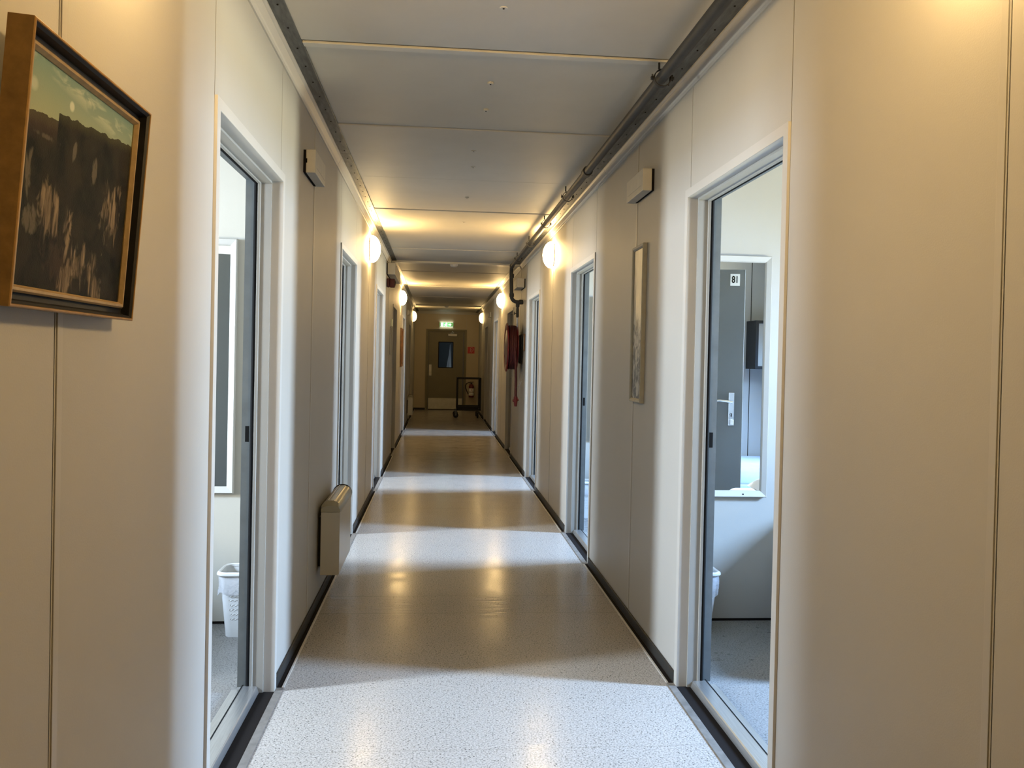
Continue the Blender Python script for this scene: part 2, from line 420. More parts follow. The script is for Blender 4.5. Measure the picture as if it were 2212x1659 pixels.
# corridor side walls
def side_wall(side):
    mb = MB()
    ds = DOORS[side]; joints = SEAM_JOINT[side]
    cuts = [YB]+joints+[YE]
    for n, f in ds: cuts += [n, f-.045]
    cuts = sorted(cuts)
    def blocked(a, b): return any(n-.001 <= a and b <= f+.001 for n, f in ds)
    # core
    ys = [YB]
    for n, f in ds: ys += [n+.012, f-.012]
    ys.append(YE)
    for i in range(0, len(ys), 2):
        mb.box(SX(side, .005), SX(side, .1), ys[i], ys[i+1], 0, HC, mi=0)
    for n, f in ds: mb.box(SX(side, .005), SX(side, .1), n+.012, f-.012, ZT-.012, HC, mi=0)
    # front sheets with open joints
    for a, b in zip(cuts, cuts[1:]):
        if blocked(a, b): mb.box(SX(side, 0), SX(side, .005), a+.0024, b-.0024, ZT-.01, HC, mi=0)
        else:
            lo = 0
            # the short strip past the door's far casing keeps full height
            mb.box(SX(side, 0), SX(side, .005), a+.0015 if not any(abs(a-(f-.045)) < 1e-6 for n, f in ds) else a+.0024, b-.0024, ZT-.01, HC, mi=0)
            a2 = next((f for n, f in ds if abs(a-(f-.045)) < 1e-6), a+.0015)
            mb.box(SX(side, 0), SX(side, .005), a2-.006 if a2 != a+.0015 else a2, b-.0015, lo, ZT-.01, mi=0)
    for c in cuts[1:-1]:
        z0 = ZT if any(abs(c-(f-.045)) < 1e-6 for n, f in ds) else 0
        mb.box(SX(side, .0035), SX(side, .0055), c-.004, c+.004, z0, HC, mi=1)
    for j in joints:
        mb.box(SX(side, -.0025), SX(side, .001), j+.006, j+.026, .05, HC-.06, bev=.001, mi=2)
    return structure('wall_left' if side == 'L' else 'wall_right', mb, [M['wall'], M['gap'], M['batten']])
side_wall('L'); side_wall('R')

# end wall and the wall behind the viewer
ED = (.296, 1.345, 2.095)            # end door: casing left, right, top
mb = MB()
mb.box(0, ED[0]+.01, YE, YE+.09, 0, HC); mb.box(ED[1]-.01, W, YE, YE+.09, 0, HC); mb.box(ED[0]+.01, ED[1]-.01, YE, YE+.09, ED[2]-.01, HC)
for x in (ED[0]+.01, ED[1]-.01): mb.box(x-.003, x+.003, YE-.0008, YE, ED[2], HC, mi=1)
M['endwall'] = mat('beige_end_wall_paint', (.42, .36, .25, 1), .45, var=.02)
structure('wall_end', mb, [M['endwall'], M['batten']])
mb = MB(); mb.box(0, W, YB-.09, YB, 0, HC); structure('wall_back', mb, M['wall'])

# cornice trims and steel beam flanges
prof = [(0, 2.488), (.007, 2.488), (.010, 2.498), (.014, 2.503), (.026, 2.528), (.030, 2.530), (.036, 2.534), (.037, 2.552), (0, 2.552)]
for k, side in enumerate('LR'):
    mb = MB()
    for a, b in ((YB, 5.07), (5.074, 10.38), (10.5, 16.2), (16.204, YE)):
        mb.prism([(SX(side, -x), z) for x, z in prof], 'y', a, b)
    structure('trim_%d' % (k+1), mb, M['white'])
    mb = MB()
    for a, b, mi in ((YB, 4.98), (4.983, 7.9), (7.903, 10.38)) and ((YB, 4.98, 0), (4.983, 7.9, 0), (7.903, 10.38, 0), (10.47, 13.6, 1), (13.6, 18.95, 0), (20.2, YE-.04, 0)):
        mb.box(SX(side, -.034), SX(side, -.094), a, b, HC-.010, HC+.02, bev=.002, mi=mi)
        y = a+.1
        while y < b-.05:
            mb.lathe([(.0035, 0), (.0035, -.0025)], (SX(side, -.066), y, HC-.010), seg=8, mi=2); y += .2
    o = structure('steel_beam', mb, [M['steel'], M['steel_far'], M['gap']])
mb = MB(); mb.prism([(YE-x, z) for x, z in prof], 'x', .03, W-.03); structure('trim_3', mb, M['white'])

# skirtings with metal floor edge
for side in 'LR':
    mb = MB(); ys = [YB]
    for n, f in DOORS[side]: ys += [n, f+.004]
    ys.append(YE)
    for i in range(0, len(ys), 2):
        a, b = ys[i], ys[i+1]
        mb.box(SX(side, -.001), SX(side, -.011), a, b, .002, .047, bev=.002, mi=0)
        mb.box(SX(side, -.011), SX(side, -.032), a, b, .0, .002, mi=1)
        mb.box(SX(side, -.030), SX(side, -.040), a, b, .0, .005, bev=.0015, mi=2)
    structure('baseboard_left' if side == 'L' else 'baseboard_right', mb, [M['skirt'], M['gap'], M['batten']])
mb = MB(); mb.box(.0, ED[0], YE-.011, YE, 0, .05, bev=.002); mb.box(ED[1], W, YE-.011, YE, 0, .05, bev=.002)
structure('baseboard_end', mb, M['skirt'])

# rooms behind the open doors
ZW0, ZW1 = 1.05, 2.17
WINW = {'L': .30, 'R': .30}
wins = []
for side in 'LR':
    pw, ow, fl, ce = MB(), MB(), MB(), MB()
    for k, rm in enumerate(ROOMS):
        if rm is None: continue
        a, b = rm
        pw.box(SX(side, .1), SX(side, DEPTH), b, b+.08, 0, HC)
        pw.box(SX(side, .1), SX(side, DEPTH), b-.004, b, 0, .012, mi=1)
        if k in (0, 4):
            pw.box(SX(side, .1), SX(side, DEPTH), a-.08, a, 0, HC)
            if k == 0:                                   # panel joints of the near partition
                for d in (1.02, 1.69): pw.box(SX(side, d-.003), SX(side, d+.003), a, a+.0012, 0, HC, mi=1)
        n, f = DOORS[side][k]
        yc = (n+f)/2 + (-.15 if side == 'L' else -.06)
        hw = WINW[side]/2
        wins.append((side, yc, hw))
        D0, D1 = SX(side, DEPTH), SX(side, DEPTH+.1)
        ow.box(D0, D1, a-.08, yc-hw, 0, HC); ow.box(D0, D1, yc+hw, b+.08, 0, HC)
        ow.box(D0, D1, yc-hw, yc+hw, 0, ZW0); ow.box(D0, D1, yc-hw, yc+hw, ZW1, HC)
        fl.box(SX(side, .1), SX(side, DEPTH+.1), a-.08, b+.08, -.06, 0)
        ce.box(SX(side, .1), SX(side, DEPTH+.1), a-.08, b+.08, HC, HC+.06)
    s = 'left' if side == 'L' else 'right'
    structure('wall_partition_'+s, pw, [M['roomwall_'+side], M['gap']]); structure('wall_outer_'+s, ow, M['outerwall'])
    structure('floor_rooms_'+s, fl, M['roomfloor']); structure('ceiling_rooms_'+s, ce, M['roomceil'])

for i, (side, yc, hw) in enumerate(wins):
    mb = MB(); D0, D1 = SX(side, DEPTH+.03), SX(side, DEPTH+.075)
    mb.box(D0, D1, yc-hw, yc-hw+.02, ZW0, ZW1); mb.box(D0, D1, yc+hw-.02, yc+hw, ZW0, ZW1)
    mb.box(D0, D1, yc-hw+.02, yc+hw-.02, ZW0, ZW0+.02); mb.box(D0, D1, yc-hw+.02, yc+hw-.02, ZW1-.02, ZW1)
    structure('window_%d' % (i+1), mb, M['white'])

# ------------------------------------------------------------------ doors
def u_sweep(mb, side, n, f, zt, prof, mi=0, z0=0.):
    L = []
    for st in range(4):
        l = []
        for d, i in prof:
            y = n+i if st < 2 else f-i
            z = z0 if st in (0, 3) else zt-i
            l.append((SX(side, d), y, z))
        L.append(l)
    mb.loops(L, True, True, True, mi)

def arc_pts(c, r, a0, a1, k): return [(c[0]+r*math.cos(math.radians(a0+(a1-a0)*j/k)), c[1]+r*math.sin(math.radians(a0+(a1-a0)*j/k))) for j in range(k+1)]

WORDS = ['nearest', 'second', 'third', 'fourth', 'fifth', 'sixth']
DCOUNT = [0]
def room_door(side, k):
    n0, f0 = DOORS[side][k]
    n, f, zt = n0+.035, f0-.035, ZT-.035
    opened = k in OPEN
    sname = 'left' if side == 'L' else 'right'
    DCOUNT[0] += 1
    loc = Vector((SX(side, 0), n, 0))
    lab = ('open doorway in the %s wall, %s from the viewer, white casing and black seal' if opened else 'closed grey door in the %s wall, %s from the viewer') % (sname, WORDS[k])
    t = thing('door_%d' % DCOUNT[0], lab, 'door', loc, None, 'structure')
    mb = MB()
    u_sweep(mb, side, n, f, zt, [(-.009, -.035), (-.009, -.001), (-.007, 0), (.035, 0), (.035, -.022), (0, -.022), (0, -.035)])
    obj('casing', mb, M['white'], t)
    mb = MB()
    u_sweep(mb, side, n, f, zt, [(.0352, -.02), (.0352, .008), (.076, .008), (.078, .012), (.087, .013), (.0885, .011), (.0885, -.02)], z0=.0)
    obj('door_frame', mb, M['frame'], t)
    mb = MB()
    u_sweep(mb, side, n, f, zt, [(.0886, -.012), (.0886, .012), (.096, .014), (.1025, .010), (.1025, -.012)], z0=.02)
    obj('seal', mb, M['rubber'], t)
    mb = MB()
    u_sweep(mb, side, n, f, zt, [(.1027, -.02), (.1027, -.004), (.138, -.004), (.138, -.022)], z0=.02)
    obj('strike_jamb', mb, M['strike'], t)
    mb = MB(); mb.box(SX(side, .110), SX(side, .124), f+.0035, f+.006, 1.0, 1.063); obj('latch_hole', mb, M['rubber'], t)
    # threshold: floor strip, dark gap, raised sill
    mb = MB(); mb.box(SX(side, -.040), SX(side, -.009), n0, f0, 0, .004, bev=.0012); obj('floor_strip', mb, M['alu_dull'], t)
    mb = MB(); mb.box(SX(side, -.009), SX(side, .05), n0+.036, f0-.036, 0, .0015); obj('sill_gap', mb, M['gap'], t)
    mb = MB(); mb.prism([(SX(side, .050), 0), (SX(side, .058), .024), (SX(side, .062), .028), (SX(side, .112), .030), (SX(side, .112), 0)], 'y', n+.009, f-.009)
    mb.box(SX(side, .117), SX(side, .16), n+.0, f-.0, 0, .012, bev=.002)
    obj('threshold', mb, M['alu'], t)
    mb = MB(); mb.box(SX(side, .112), SX(side, .117), n+.002, f-.002, 0, .031); obj('threshold_seal', mb, M['rubber'], t)
    # leaf
    s = -1 if side == 'L' else 1
    wl = f-n+(.065 if opened else .02)
    if opened:
        hinge = Vector((s*.150, -.002, 0)); ang = math.radians(90-80)*s
    else:
        hinge = Vector((s*.100, 0, 0)); ang = 0
    lf = MB()
    def lb(m, a, b, c, d, e, g, **kw):      # along leaf, thickness, height
        if opened: m.box(s*a, s*b, c, d, e, g, **kw)
        else: m.box(s*c, s*d, a, b, e, g, **kw)
    lb(lf, 0, wl, 0, .04, .034, 2.032, bev=.002)
    leaf = obj('door_leaf', lf, M['doorgrey'], t, local=True)
    leaf.location = hinge; leaf.rotation_euler = (0, 0, ang)
    tt = .04 if opened else 0.        # face seen from the room (open) or the corridor (closed)
    o1 = 1 if opened else -1
    h0 = wl-.10
    mb = MB(); lb(mb, h0, h0+.042, tt, tt+o1*.008, .905, 1.145, bev=.003); obj('handle_plate', mb, M['chrome'], leaf, local=True)
    mb = MB()
    P = lambda a, c, z: (s*a, c, z) if opened else (s*c, a, z)
    mb.tube([P(h0+.021, tt, 1.075), P(h0+.021, tt+o1*.05, 1.075)], .009)
    mb.tube([P(h0+.022, tt+o1*.05, 1.075), P(h0-.02, tt+o1*.054, 1.082), P(h0-.07, tt+o1*.054, 1.088), P(h0-.11, tt+o1*.052, 1.083)], [.009, .009, .008, .006])
    obj('lever', mb, M['chrome'], leaf, smooth=True, local=True)
    if k == 0 and side == 'R':
        mb = MB(); mb.lathe([(.011, 0), (.011, .02)], P(h0+.021, tt, .985), axis='y', seg=14); mb.box(s*(h0+.0195), s*(h0+.0225), tt+.012, tt+.05, .972, .996)
        mb.tube(arc((s*(h0+.021)+0, .962), .012, 0, 360, 14, 'xz', tt+.045), .0015, 6)
        obj('key', mb, M['chrome'], leaf, local=True)
        mb = MB(); mb.box(s*(h0+.010), s*(h0+.032), tt+.043, tt+.048, .915, .952, bev=.002); obj('key_tag', mb, M['paper'], leaf, local=True)
        x0, x1, z0, z1 = wl-.107, wl-.040, 1.915, 2.0
        mb = MB(); mb.box(x0, x1, tt, tt+.0025, z0, z1); pl = obj('number_plate', mb, M['paper'], leaf, local=True)
        cu = bpy.data.curves.new('number_digits', 'FONT'); cu.body = '18'; cu.size = .064; cu.align_x = 'CENTER'; cu.align_y = 'CENTER'
        cu.extrude = .0006; cu.offset = .0012; cu.materials.append(M['rubber'])
        tx = bpy.data.objects.new('number_digits', cu); C.objects.link(tx); tx.parent = leaf
        tx.location = ((x0+x1)/2, tt+.0032, (z0+z1)/2); tx.rotation_euler = (PI/2, 0, PI); tx.scale = (.78, 1.08, 1)
    return t
for k in range(6):
    for side in 'LR': room_door(side, k)

# end door
t = thing('door_%d' % (DCOUNT[0]+1), 'olive grey end door with a small dark glass pane and metal kick plate', 'door', (.85, YE, 0), None, 'structure')
x0, x1, zt = ED
mb = MB()
L = []
for st in range(4):
    l = []
    for d, i in [(-.02, 0), (-.02, .045), (-.006, .052), (-.006, .07), (.06, .07), (.06, 0)]:
        l.append((x0+i if st < 2 else x1-i, YE+d, 0 if st in (0, 3) else zt-i))
    L.append(l)
mb.loops(L); obj('door_frame', mb, M['enddoor'], t)
lx0, lx1, lz = .372, 1.262, 2.02
wx0, wx1, wz0, wz1 = .622, 1.0, 1.10, 1.765
mb = MB()
for a in ((lx0, wx0, .012, lz), (wx1, lx1, .012, lz), (wx0, wx1, .012, wz0), (wx0, wx1, wz1, lz)): mb.box(a[0], a[1], YE+.005, YE+.045, a[2], a[3])
leaf = obj('door_leaf', mb, M['enddoor'], t)
mb = MB()
for a in ((wx0-.006, wx0+.012, wz0, wz1), (wx1-.012, wx1+.006, wz0, wz1)): mb.box(a[0], a[1], YE+.002, YE+.05, a[2], a[3])
mb.box(wx0, wx1, YE+.002, YE+.05, wz0-.006, wz0+.012); mb.box(wx0, wx1, YE+.002, YE+.05, wz1-.012, wz1+.006)
obj('glazing_bead', mb, M['rubber'], leaf)
mb = MB(); mb.box(wx0+.01, wx1-.01, YE+.022, YE+.028, wz0+.01, wz1-.01); obj('glass_pane', mb, M['glass'], leaf)
mb = MB(); mb.box(lx0+.006, lx1-.006, YE+.002, YE+.006, .028, .307, bev=.0015); obj('kick_plate', mb, M['kick'], leaf)
mb = MB(); mb.box(.382, .452, YE-.004, YE+.005, .885, 1.175, bev=.006); obj('handle_plate', mb, M['kick'], leaf)
mb = MB(); mb.box(.866, 1.095, YE-.055, YE+.005, 1.915, 1.978, bev=.006); cl = obj('door_closer', mb, M['plastic'], leaf)
mb = MB(); mb.tube([(.93, YE-.03, 1.978), (.93, YE-.03, 1.995), (1.02, YE-.10, 2.0), (.97, YE-.02, 2.045)], .007, 8); obj('closer_arm', mb, M['kick'], cl)
mb = MB(); mb.box(lx0+.004, lx1-.004, YE+.002, YE+.03, 0, .012); obj('door_sweep', mb, M['rubber'], leaf)

# dark lobby behind the end door's glass
mb = MB(); y0, y1 = YE+.1, YE+1.9
mb.box(-.3, W+.3, y1, y1+.05, 0, HC); mb.box(-.35, -.3, y0, y1, 0, HC); mb.box(W+.3, W+.35, y0, y1, 0, HC)
mb.box(-.35, W+.35, y0, y1, -.06, 0); mb.box(-.35, W+.35, y0, y1, HC, HC+.05)
structure('wall_lobby', mb, M['dark'])
mb = MB(); L = []  # tapering white shape behind the glass; its nature is left open
for z, hw, dx in ((.6, .085, -.01), (.95, .072, 0), (1.2, .05, .012), (1.42, .024, .026), (1.62, .008, .034), (1.72, .003, .036)):
    L.append([(.895+dx+hw*math.cos(a)*(1+.18*math.cos(5*a)), YE+.9+.6*hw*math.sin(a)*(1+.18*math.cos(5*a)), z) for a in [2*PI*i/30 for i in range(30)]])
mb.loops(L)
tag(obj('white_wedge', mb, M['whitecloth'], smooth=True), 'narrow white wedge seen through the end door glass', 'white_wedge')

# ------------------------------------------------------------------ wall lamps
t0 = origin_thing('wall_lamp', 'x', 'lamp', 'lit round wall lamps along the corridor')
mb = MB(); mb.lathe([(.105, 0), (.108, .003), (.108, .012), (.10, .018)], (0, 0, 0), 'x', 40); obj('lamp_base', mb, M['black'], t0, smooth=True)
mb = MB(); pr = [(.122*math.cos(a), .018+.080*math.sin(a)) for a in [PI/2*i/9 for i in range(9)]]
pr = [(.116, .012)]+pr+[(.004, .098)]
mb.lathe(pr, (0, 0, 0), 'x', 28); obj('opal_shade', mb, M['lamp'], t0, smooth=True)
first = True
for side in 'LR':
    for j, y in enumerate((1.62, 7.52, 13.6, 19.6)):
        o = t0 if first else copy_tree(t0); first = False
        if side == 'R' and j == 0: y = 1.46
        for ch in o.children:                        # bulbs differ in brightness along the corridor
            if ch.name.startswith('opal'):
                ch.data = ch.data.copy(); ch.data.materials[0] = M[('lamp_strong', 'lamp', 'lamp', 'lamp_weak')[j]]
        o.location = (SX(side, 0), y, 2.31); o.rotation_euler = (0, 0, 0 if side == 'L' else PI)
        sn = 'left' if side == 'L' else 'right'
        o['label'] = [{'L': 'lit round opal wall lamp above the dark oil painting', 'R': 'lit round opal wall lamp facing the dark oil painting'}[side],
                      {'L': 'large lit round opal lamp on left wall, before the red alarm sounder', 'R': 'large lit round opal lamp on right wall, before the red hose reel'}[side],
                      'lit round opal lamp on %s wall, middle one of three seen' % sn,
                      'small lit round opal lamp on %s wall nearest the end door' % sn][j]

# ------------------------------------------------------------------ oil painting (left wall, top leaning out)
PW, PH, PT = .467, .405, .036
t = thing('painting', 'dark oil landscape of cliffs in a deep gold-sided black frame, tilted forward', 'painting', (.004, 1.445, 1.4115))
t.rotation_euler = (0, math.radians(4.2), 0)
def rect_frame(mb, hw, h, prof, mi=0):        # prof: (inset, x)
    L = []
    for cy, cz in ((-1, 0), (1, 0), (1, 1), (-1, 1)):
        L.append([(x, cy*(hw-i), (i if cz == 0 else h-i)) for i, x in prof])
    L.append(L[0][:]); mb.loops(L, True, False, False, mi)
mb = MB(); rect_frame(mb, PW/2, PH, [(0, 0), (0, PT), (.0015, PT+.0015), (.004, PT+.0015), (.005, PT-.001), (.005, 0)]); obj('frame', mb, M['gold'], t, local=True)
mb = MB(); rect_frame(mb, PW/2, PH, [(.005, .001), (.005, PT), (.009, PT-.004), (.012, PT-.018), (.024, PT-.020), (.024, .001)]); obj('inner_frame', mb, M['blackwood'], t, local=True)
mb = MB(); rect_frame(mb, PW/2, PH, [(.022, .001), (.022, PT-.013), (.025, PT-.010), (.029, PT-.010), (.033, PT-.017), (.033, .001)]); obj('gilt_slip', mb, M['goldlight'], t, local=True)
mb = MB(); mb.box(.006, PT-.019, -PW/2+.03, PW/2-.03, .03, PH-.03); obj('canvas', mb, M['painting'], t, local=True)

# narrow print on the right wall
t = thing('picture_frame', 'narrow grey framed monochrome landscape print hanging on right wall', 'picture', (W, 4.175, 1.145))
t.rotation_euler = (0, 0, PI)
w2, h2 = .115, .80
mb = MB(); rect_frame(mb, w2, h2, [(0, 0.001), (0, .020), (.004, .024), (.012, .022), (.02, .016), (.02, .001)]); obj('frame', mb, M['greyframe'], t, local=True)
mb = MB(); mb.box(.004, .013, -w2+.018, w2-.018, .018, h2-.018); obj('print', mb, M['print'], t, local=True)

# small brown wooden picture far on the left wall
t = thing('picture_frame', 'dark brown wooden picture on left wall between two far doorways', 'picture', (0, 13.95, 1.19))
mb = MB(); rect_frame(mb, .28, .64, [(0, 0), (0, .02), (.008, .028), (.04, .022), (.045, .006), (.045, 0)]); obj('frame', mb, M['wood'], t, local=True)
mb = MB(); mb.box(.002, .008, -.24, .24, .04, .60); obj('panel', mb, M['wood'], t, local=True)

# ------------------------------------------------------------------ white boxes high on the walls
def wall_box(side, y0, y1, z0, z1, d, label, notch=False):
    t = thing('junction_box', label, 'wall box', (SX(side, 0), (y0+y1)/2, z0))
    mb = MB(); mb.box(SX(side, 0), SX(side, -.012), y0+.002, y1-.002, z0+.002, z1-.002); obj('back_plate', mb, M['gap'], t)
    mb = MB(); mb.box(SX(side, -.012), SX(side, -d), y0, y1, z0, z1, bev=.003); obj('cover', mb, M['cream'], t)
    mb = MB(); mb.box(SX(side, -.012), SX(side, -d-.0006), y0+.03, y1-.02, z0+.028, z0+.030); obj('lid_line', mb, M['frame'], t)
    if notch:
        mb = MB(); mb.box(SX(side, -.008), SX(side, -.018), y0-.0008, y0+.01, z0+.045, z0+.065); obj('cable_hole', mb, M['rubber'], t)
wall_box('L', 3.885, 4.21, 2.186, 2.293, .056, 'small cream box with dark cable notch high on left wall', True)
wall_box('R', 3.955, 4.30, 2.181, 2.290, .058, 'small cream box high on right wall above the narrow print')
wall_box('L', 9.92, 11.2, 2.325, 2.46, .100, 'long cream casing under the ceiling above the red sounder')
wall_box('R', 9.99, 10.45, 2.222, 2.33, .100, 'cream box high on right wall beside the dropping pipe')
t = thing('alarm_sounder', 'dark red square alarm sounder on left wall under long casing', 'alarm', (0, 10.05, 2.18))
mb = MB(); mb.box(.001, .03, 10.0, 10.1, 2.185, 2.285, bev=.006); obj('base', mb, M['hose'], t)
mb = MB(); mb.box(.03, .095, 10.003, 10.097, 2.18, 2.283, bev=.012); obj('body', mb, M['hose'], t, smooth=True)
mb = MB(); mb.lathe([(.03, 0), (.03, .004), (.02, .006)], (.095, 10.05, 2.232), 'x', 20); obj('horn', mb, M['rubber'], t)

# notices and signs
mb = MB(); mb.box(.001, .012, 11.0, 11.26, 1.755, 1.85, bev=.002); tag(obj('notice', mb, M['yellow']), 'small pale yellow-green sign on left wall by the first closed door', 'sign')
t = thing('notice_board', 'grey notice holder on left wall below small pale sign', 'notice', (0, 10.9, 1.38))
mb = MB(); rect_frame(mb, .12, .36, [(0, .001), (0, .012), (.008, .012), (.008, .001)]); obj('frame', mb, M['frame'], t, local=True)
mb = MB(); mb.box(.001, .006, -.115, .115, .005, .355); obj('sheet', mb, M['sofgrey'], t, local=True)
t = thing('door_plaque', 'small dark brown plaque on right wall before the hose reel', 'plaque', (W, 9.92, 1.456))
mb = MB(); mb.box(W-.001, W-.014, 9.86, 9.98, 1.456, 1.66, bev=.003); obj('frame', mb, M['wood'], t)
mb = MB(); mb.box(W-.014, W-.016, 9.875, 9.965, 1.47, 1.645); obj('panel', mb, M['greyframe'], t)
for i, (side, y) in enumerate((('L', 16.55), ('R', 16.6))):
    t = thing('emergency_light', 'small white emergency unit high on the far %s wall' % ('left' if side == 'L' else 'right'), 'emergency light', (SX(side, 0), y, 2.19))
    mb = MB(); mb.box(SX(side, -.001), SX(side, -.03), y-.12, y+.12, 2.18, 2.28, bev=.006); obj('housing', mb, M['plastic'], t)
    mb = MB(); mb.box(SX(side, -.03), SX(side, -.055), y-.11, y+.11, 2.185, 2.26, bev=.01); obj('diffuser', mb, M['white'], t, smooth=True)
for (x, y, lab) in ((.80, 10.42, 'white smoke detector at the mid corridor ceiling joint'), (.79, 18.98, 'smoke detector on the far ceiling joint before end door')):
    t = thing('smoke_detector', lab, 'smoke detector', (x, y, HC))
    z = HC-.028 if y < 12 else HC-.02
    mb = MB(); mb.lathe([(.05, 0), (.05, -.012), (.046, -.016)], (x, y, z), seg=28); obj('base', mb, M['plastic'], t, smooth=True)
    mb = MB(); mb.lathe([(.044, -.016), (.042, -.026), (.03, -.034), (.012, -.036)], (x, y, z), seg=28); obj('sensor_head', mb, M['plastic'], t, smooth=True)

# exit sign
yS = YE-.05
t = thing('exit_sign', 'lit green and white emergency exit sign above the end door', 'exit sign', (.81, YE, 2.16))
mb = MB(); mb.box(.628, 1.0, YE-.045, YE-.001, 2.160, 2.272, bev=.004); obj('housing', mb, M['plastic'], t)
mb = MB(); mb.box(.637, .991, YE-.0462, YE-.045, 2.168, 2.264); obj('panel', mb, M['exit_green'], t)
mb = MB(); mb.box(.70, .925, YE-.0468, YE-.0462, 2.170, 2.262); obj('lit_panel', mb, M['exit_bright'], t)
mb = MB()
def flat(pts): mb.prism(pts, 'y', YE-.0478, YE-.0468)
flat([(.672, 2.178), (.728, 2.178), (.728, 2.252), (.672, 2.252)])                      # doorway
ox, oz = .80, 2.172                                                                      # running figure
flat([(ox+.004, oz+.064), (ox+.018, oz+.064), (ox+.022, oz+.072), (ox+.018, oz+.084), (ox+.006, oz+.086), (ox, oz+.076)])
flat([(ox-.014, oz+.036), (ox+.014, oz+.034), (ox+.012, oz+.064), (ox-.016, oz+.062)])
flat([(ox-.014, oz+.062), (ox-.034, oz+.052), (ox-.040, oz+.036), (ox-.033, oz+.036), (ox-.028, oz+.048), (ox-.012, oz+.050)])
flat([(ox+.010, oz+.062), (ox+.030, oz+.050), (ox+.040, oz+.056), (ox+.038, oz+.063), (ox+.030, oz+.060), (ox+.012, oz+.070)])
flat([(ox-.014, oz+.038), (ox, oz+.036), (ox-.006, oz+.018), (ox-.030, oz+.004), (ox-.036, oz+.010), (ox-.018, oz+.022)])
flat([(ox-.002, oz+.036), (ox+.014, oz+.036), (ox+.030, oz+.020), (ox+.024, oz+.002), (ox+.016, oz+.004), (ox+.018, oz+.018)])
flat([(.868, 2.205), (.905, 2.205), (.905, 2.190), (.942, 2.216), (.905, 2.242), (.905, 2.227), (.868, 2.227)])   # arrow
obj('pictogram', mb, M['exit_white'], t)

mb = MB(); mb.box(.65, .98, YE-.040, YE-.006, 2.2722, 2.2735); obj('light_slot', mb, M['exit_white'], t)
mb = MB(); mb.box(.65, .98, YE-.040, YE-.006, 2.1585, 2.1598); obj('light_slot', mb, M['exit_white'], t)

# fire sign with hose outline
t = thing('fire_sign', 'square red fire sign with white hose symbol beside end door', 'sign', (1.463, YE, 1.484))
mb = MB(); mb.box(1.374, 1.555, YE-.004, YE-.0005, 1.480, 1.655, bev=.001); obj('plate', mb, M['redsign'], t)
mb = MB()
c = [(1.445, 1.515), (1.452, 1.56), (1.449, 1.60), (1.456, 1.63), (1.480, 1.632), (1.512, 1.622), (1.522, 1.59), (1.512, 1.555), (1.488, 1.535), (1.476, 1.508)]
mb.tube([(x, YE-.0045, z) for x, z in c], .0035, 8); mb.tube([(1.470, YE-.0045, 1.60), (1.492, YE-.0045, 1.585), (1.476, YE-.0045, 1.56)], .003, 8)
obj('hose_symbol', mb, M['paper'], t)

# fire extinguisher on the end wall
t = thing('fire_extinguisher', 'red fire extinguisher hanging on end wall behind the black trolley', 'fire extinguisher', (1.49, YE, .345))
cx, cy = 1.490, YE-.098
mb = MB(); mb.lathe([(.05, 0), (.066, .006), (.068, .02), (.068, .275), (.060, .305), (.036, .328), (.022, .334), (.020, .352)], (cx, cy, .345), seg=32); obj('cylinder', mb, M['red'], t, smooth=True)
mb = MB()
for z0, z1 in ((.395, .475), (.490, .580)):
    L = [[(cx+.0688*math.cos(a), cy+.0688*math.sin(a), z) for a in [math.radians(-165+150*i/16) for i in range(17)]] for z in (z0, z1)]
    mb.loops(L, False, False, False)
obj('label', mb, M['paper'], t)
mb = MB(); mb.box(cx-.03, cx+.03, cy-.072, cy-.0695, .425, .432); obj('label_print', mb, M['redsign'], t)
mb = MB(); mb.box(cx-.006, cx+.006, cy-.072, cy-.0695, .52, .555); obj('label_print', mb, M['redsign'], t)
mb = MB(); mb.lathe([(.022, .348), (.022, .372), (.014, .376), (.014, .385)], (cx, cy, .345), seg=16); mb.box(cx-.055, cx+.05, cy-.012, cy+.012, .722, .732, bev=.003); mb.box(cx-.05, cx+.06, cy-.01, cy+.01, .742, .750, bev=.003)
obj('valve', mb, M['black'], t)
mb = MB(); mb.tube([(cx-.02, cy, .715), (cx-.07, cy-.01, .728), (cx-.125, cy-.02, .705), (cx-.152, cy-.025, .65), (cx-.145, cy-.03, .58), (cx-.115, cy-.03, .50), (cx-.082, cy-.03, .43)], .0105, 10); obj('hose', mb, M['rubber'], t, smooth=True)
mb = MB(); mb.box(cx-.02, cx+.02, cy+.06, YE, .45, .66); mb.box(cx-.05, cx+.05, YE-.006, YE, .43, .68, bev=.002); obj('wall_bracket', mb, M['black'], t)

# ------------------------------------------------------------------ trolley
t = thing('trolley', 'black tubular cage trolley on castors standing before the end door', 'trolley', (1.325, 19.15, 0))
xa, xb, ya, yb, zb, zt_ = 1.072, 1.590, 18.86, 19.44, .185, .895
r = .017
def bars(mb, segs):
    for p, q in segs:
        lo = [min(a, b)-r for a, b in zip(p, q)]; hi = [max(a, b)+r for a, b in zip(p, q)]
        mb.box(lo[0], hi[0], lo[1], hi[1], lo[2], hi[2], bev=.003)
mb = MB(); bars(mb, [((xa, ya, zb), (xb, ya, zb)), ((xa, yb, zb), (xb, yb, zb)), ((xa, ya, zb), (xa, yb, zb)), ((xb, ya, zb), (xb, yb, zb)), ((xa, ya, zb+.06), (xb, ya, zb+.06)), ((xa, yb, zb+.06), (xb, yb, zb+.06))])
obj('base_frame', mb, M['black'], t)
mb = MB(); bars(mb, [((xa, ya, zt_), (xb, ya, zt_)), ((xa, yb, zt_), (xb, yb, zt_)), ((xa, ya, zt_), (xa, yb, zt_)), ((xb, ya, zt_), (xb, yb, zt_))]); obj('top_frame', mb, M['black'], t)
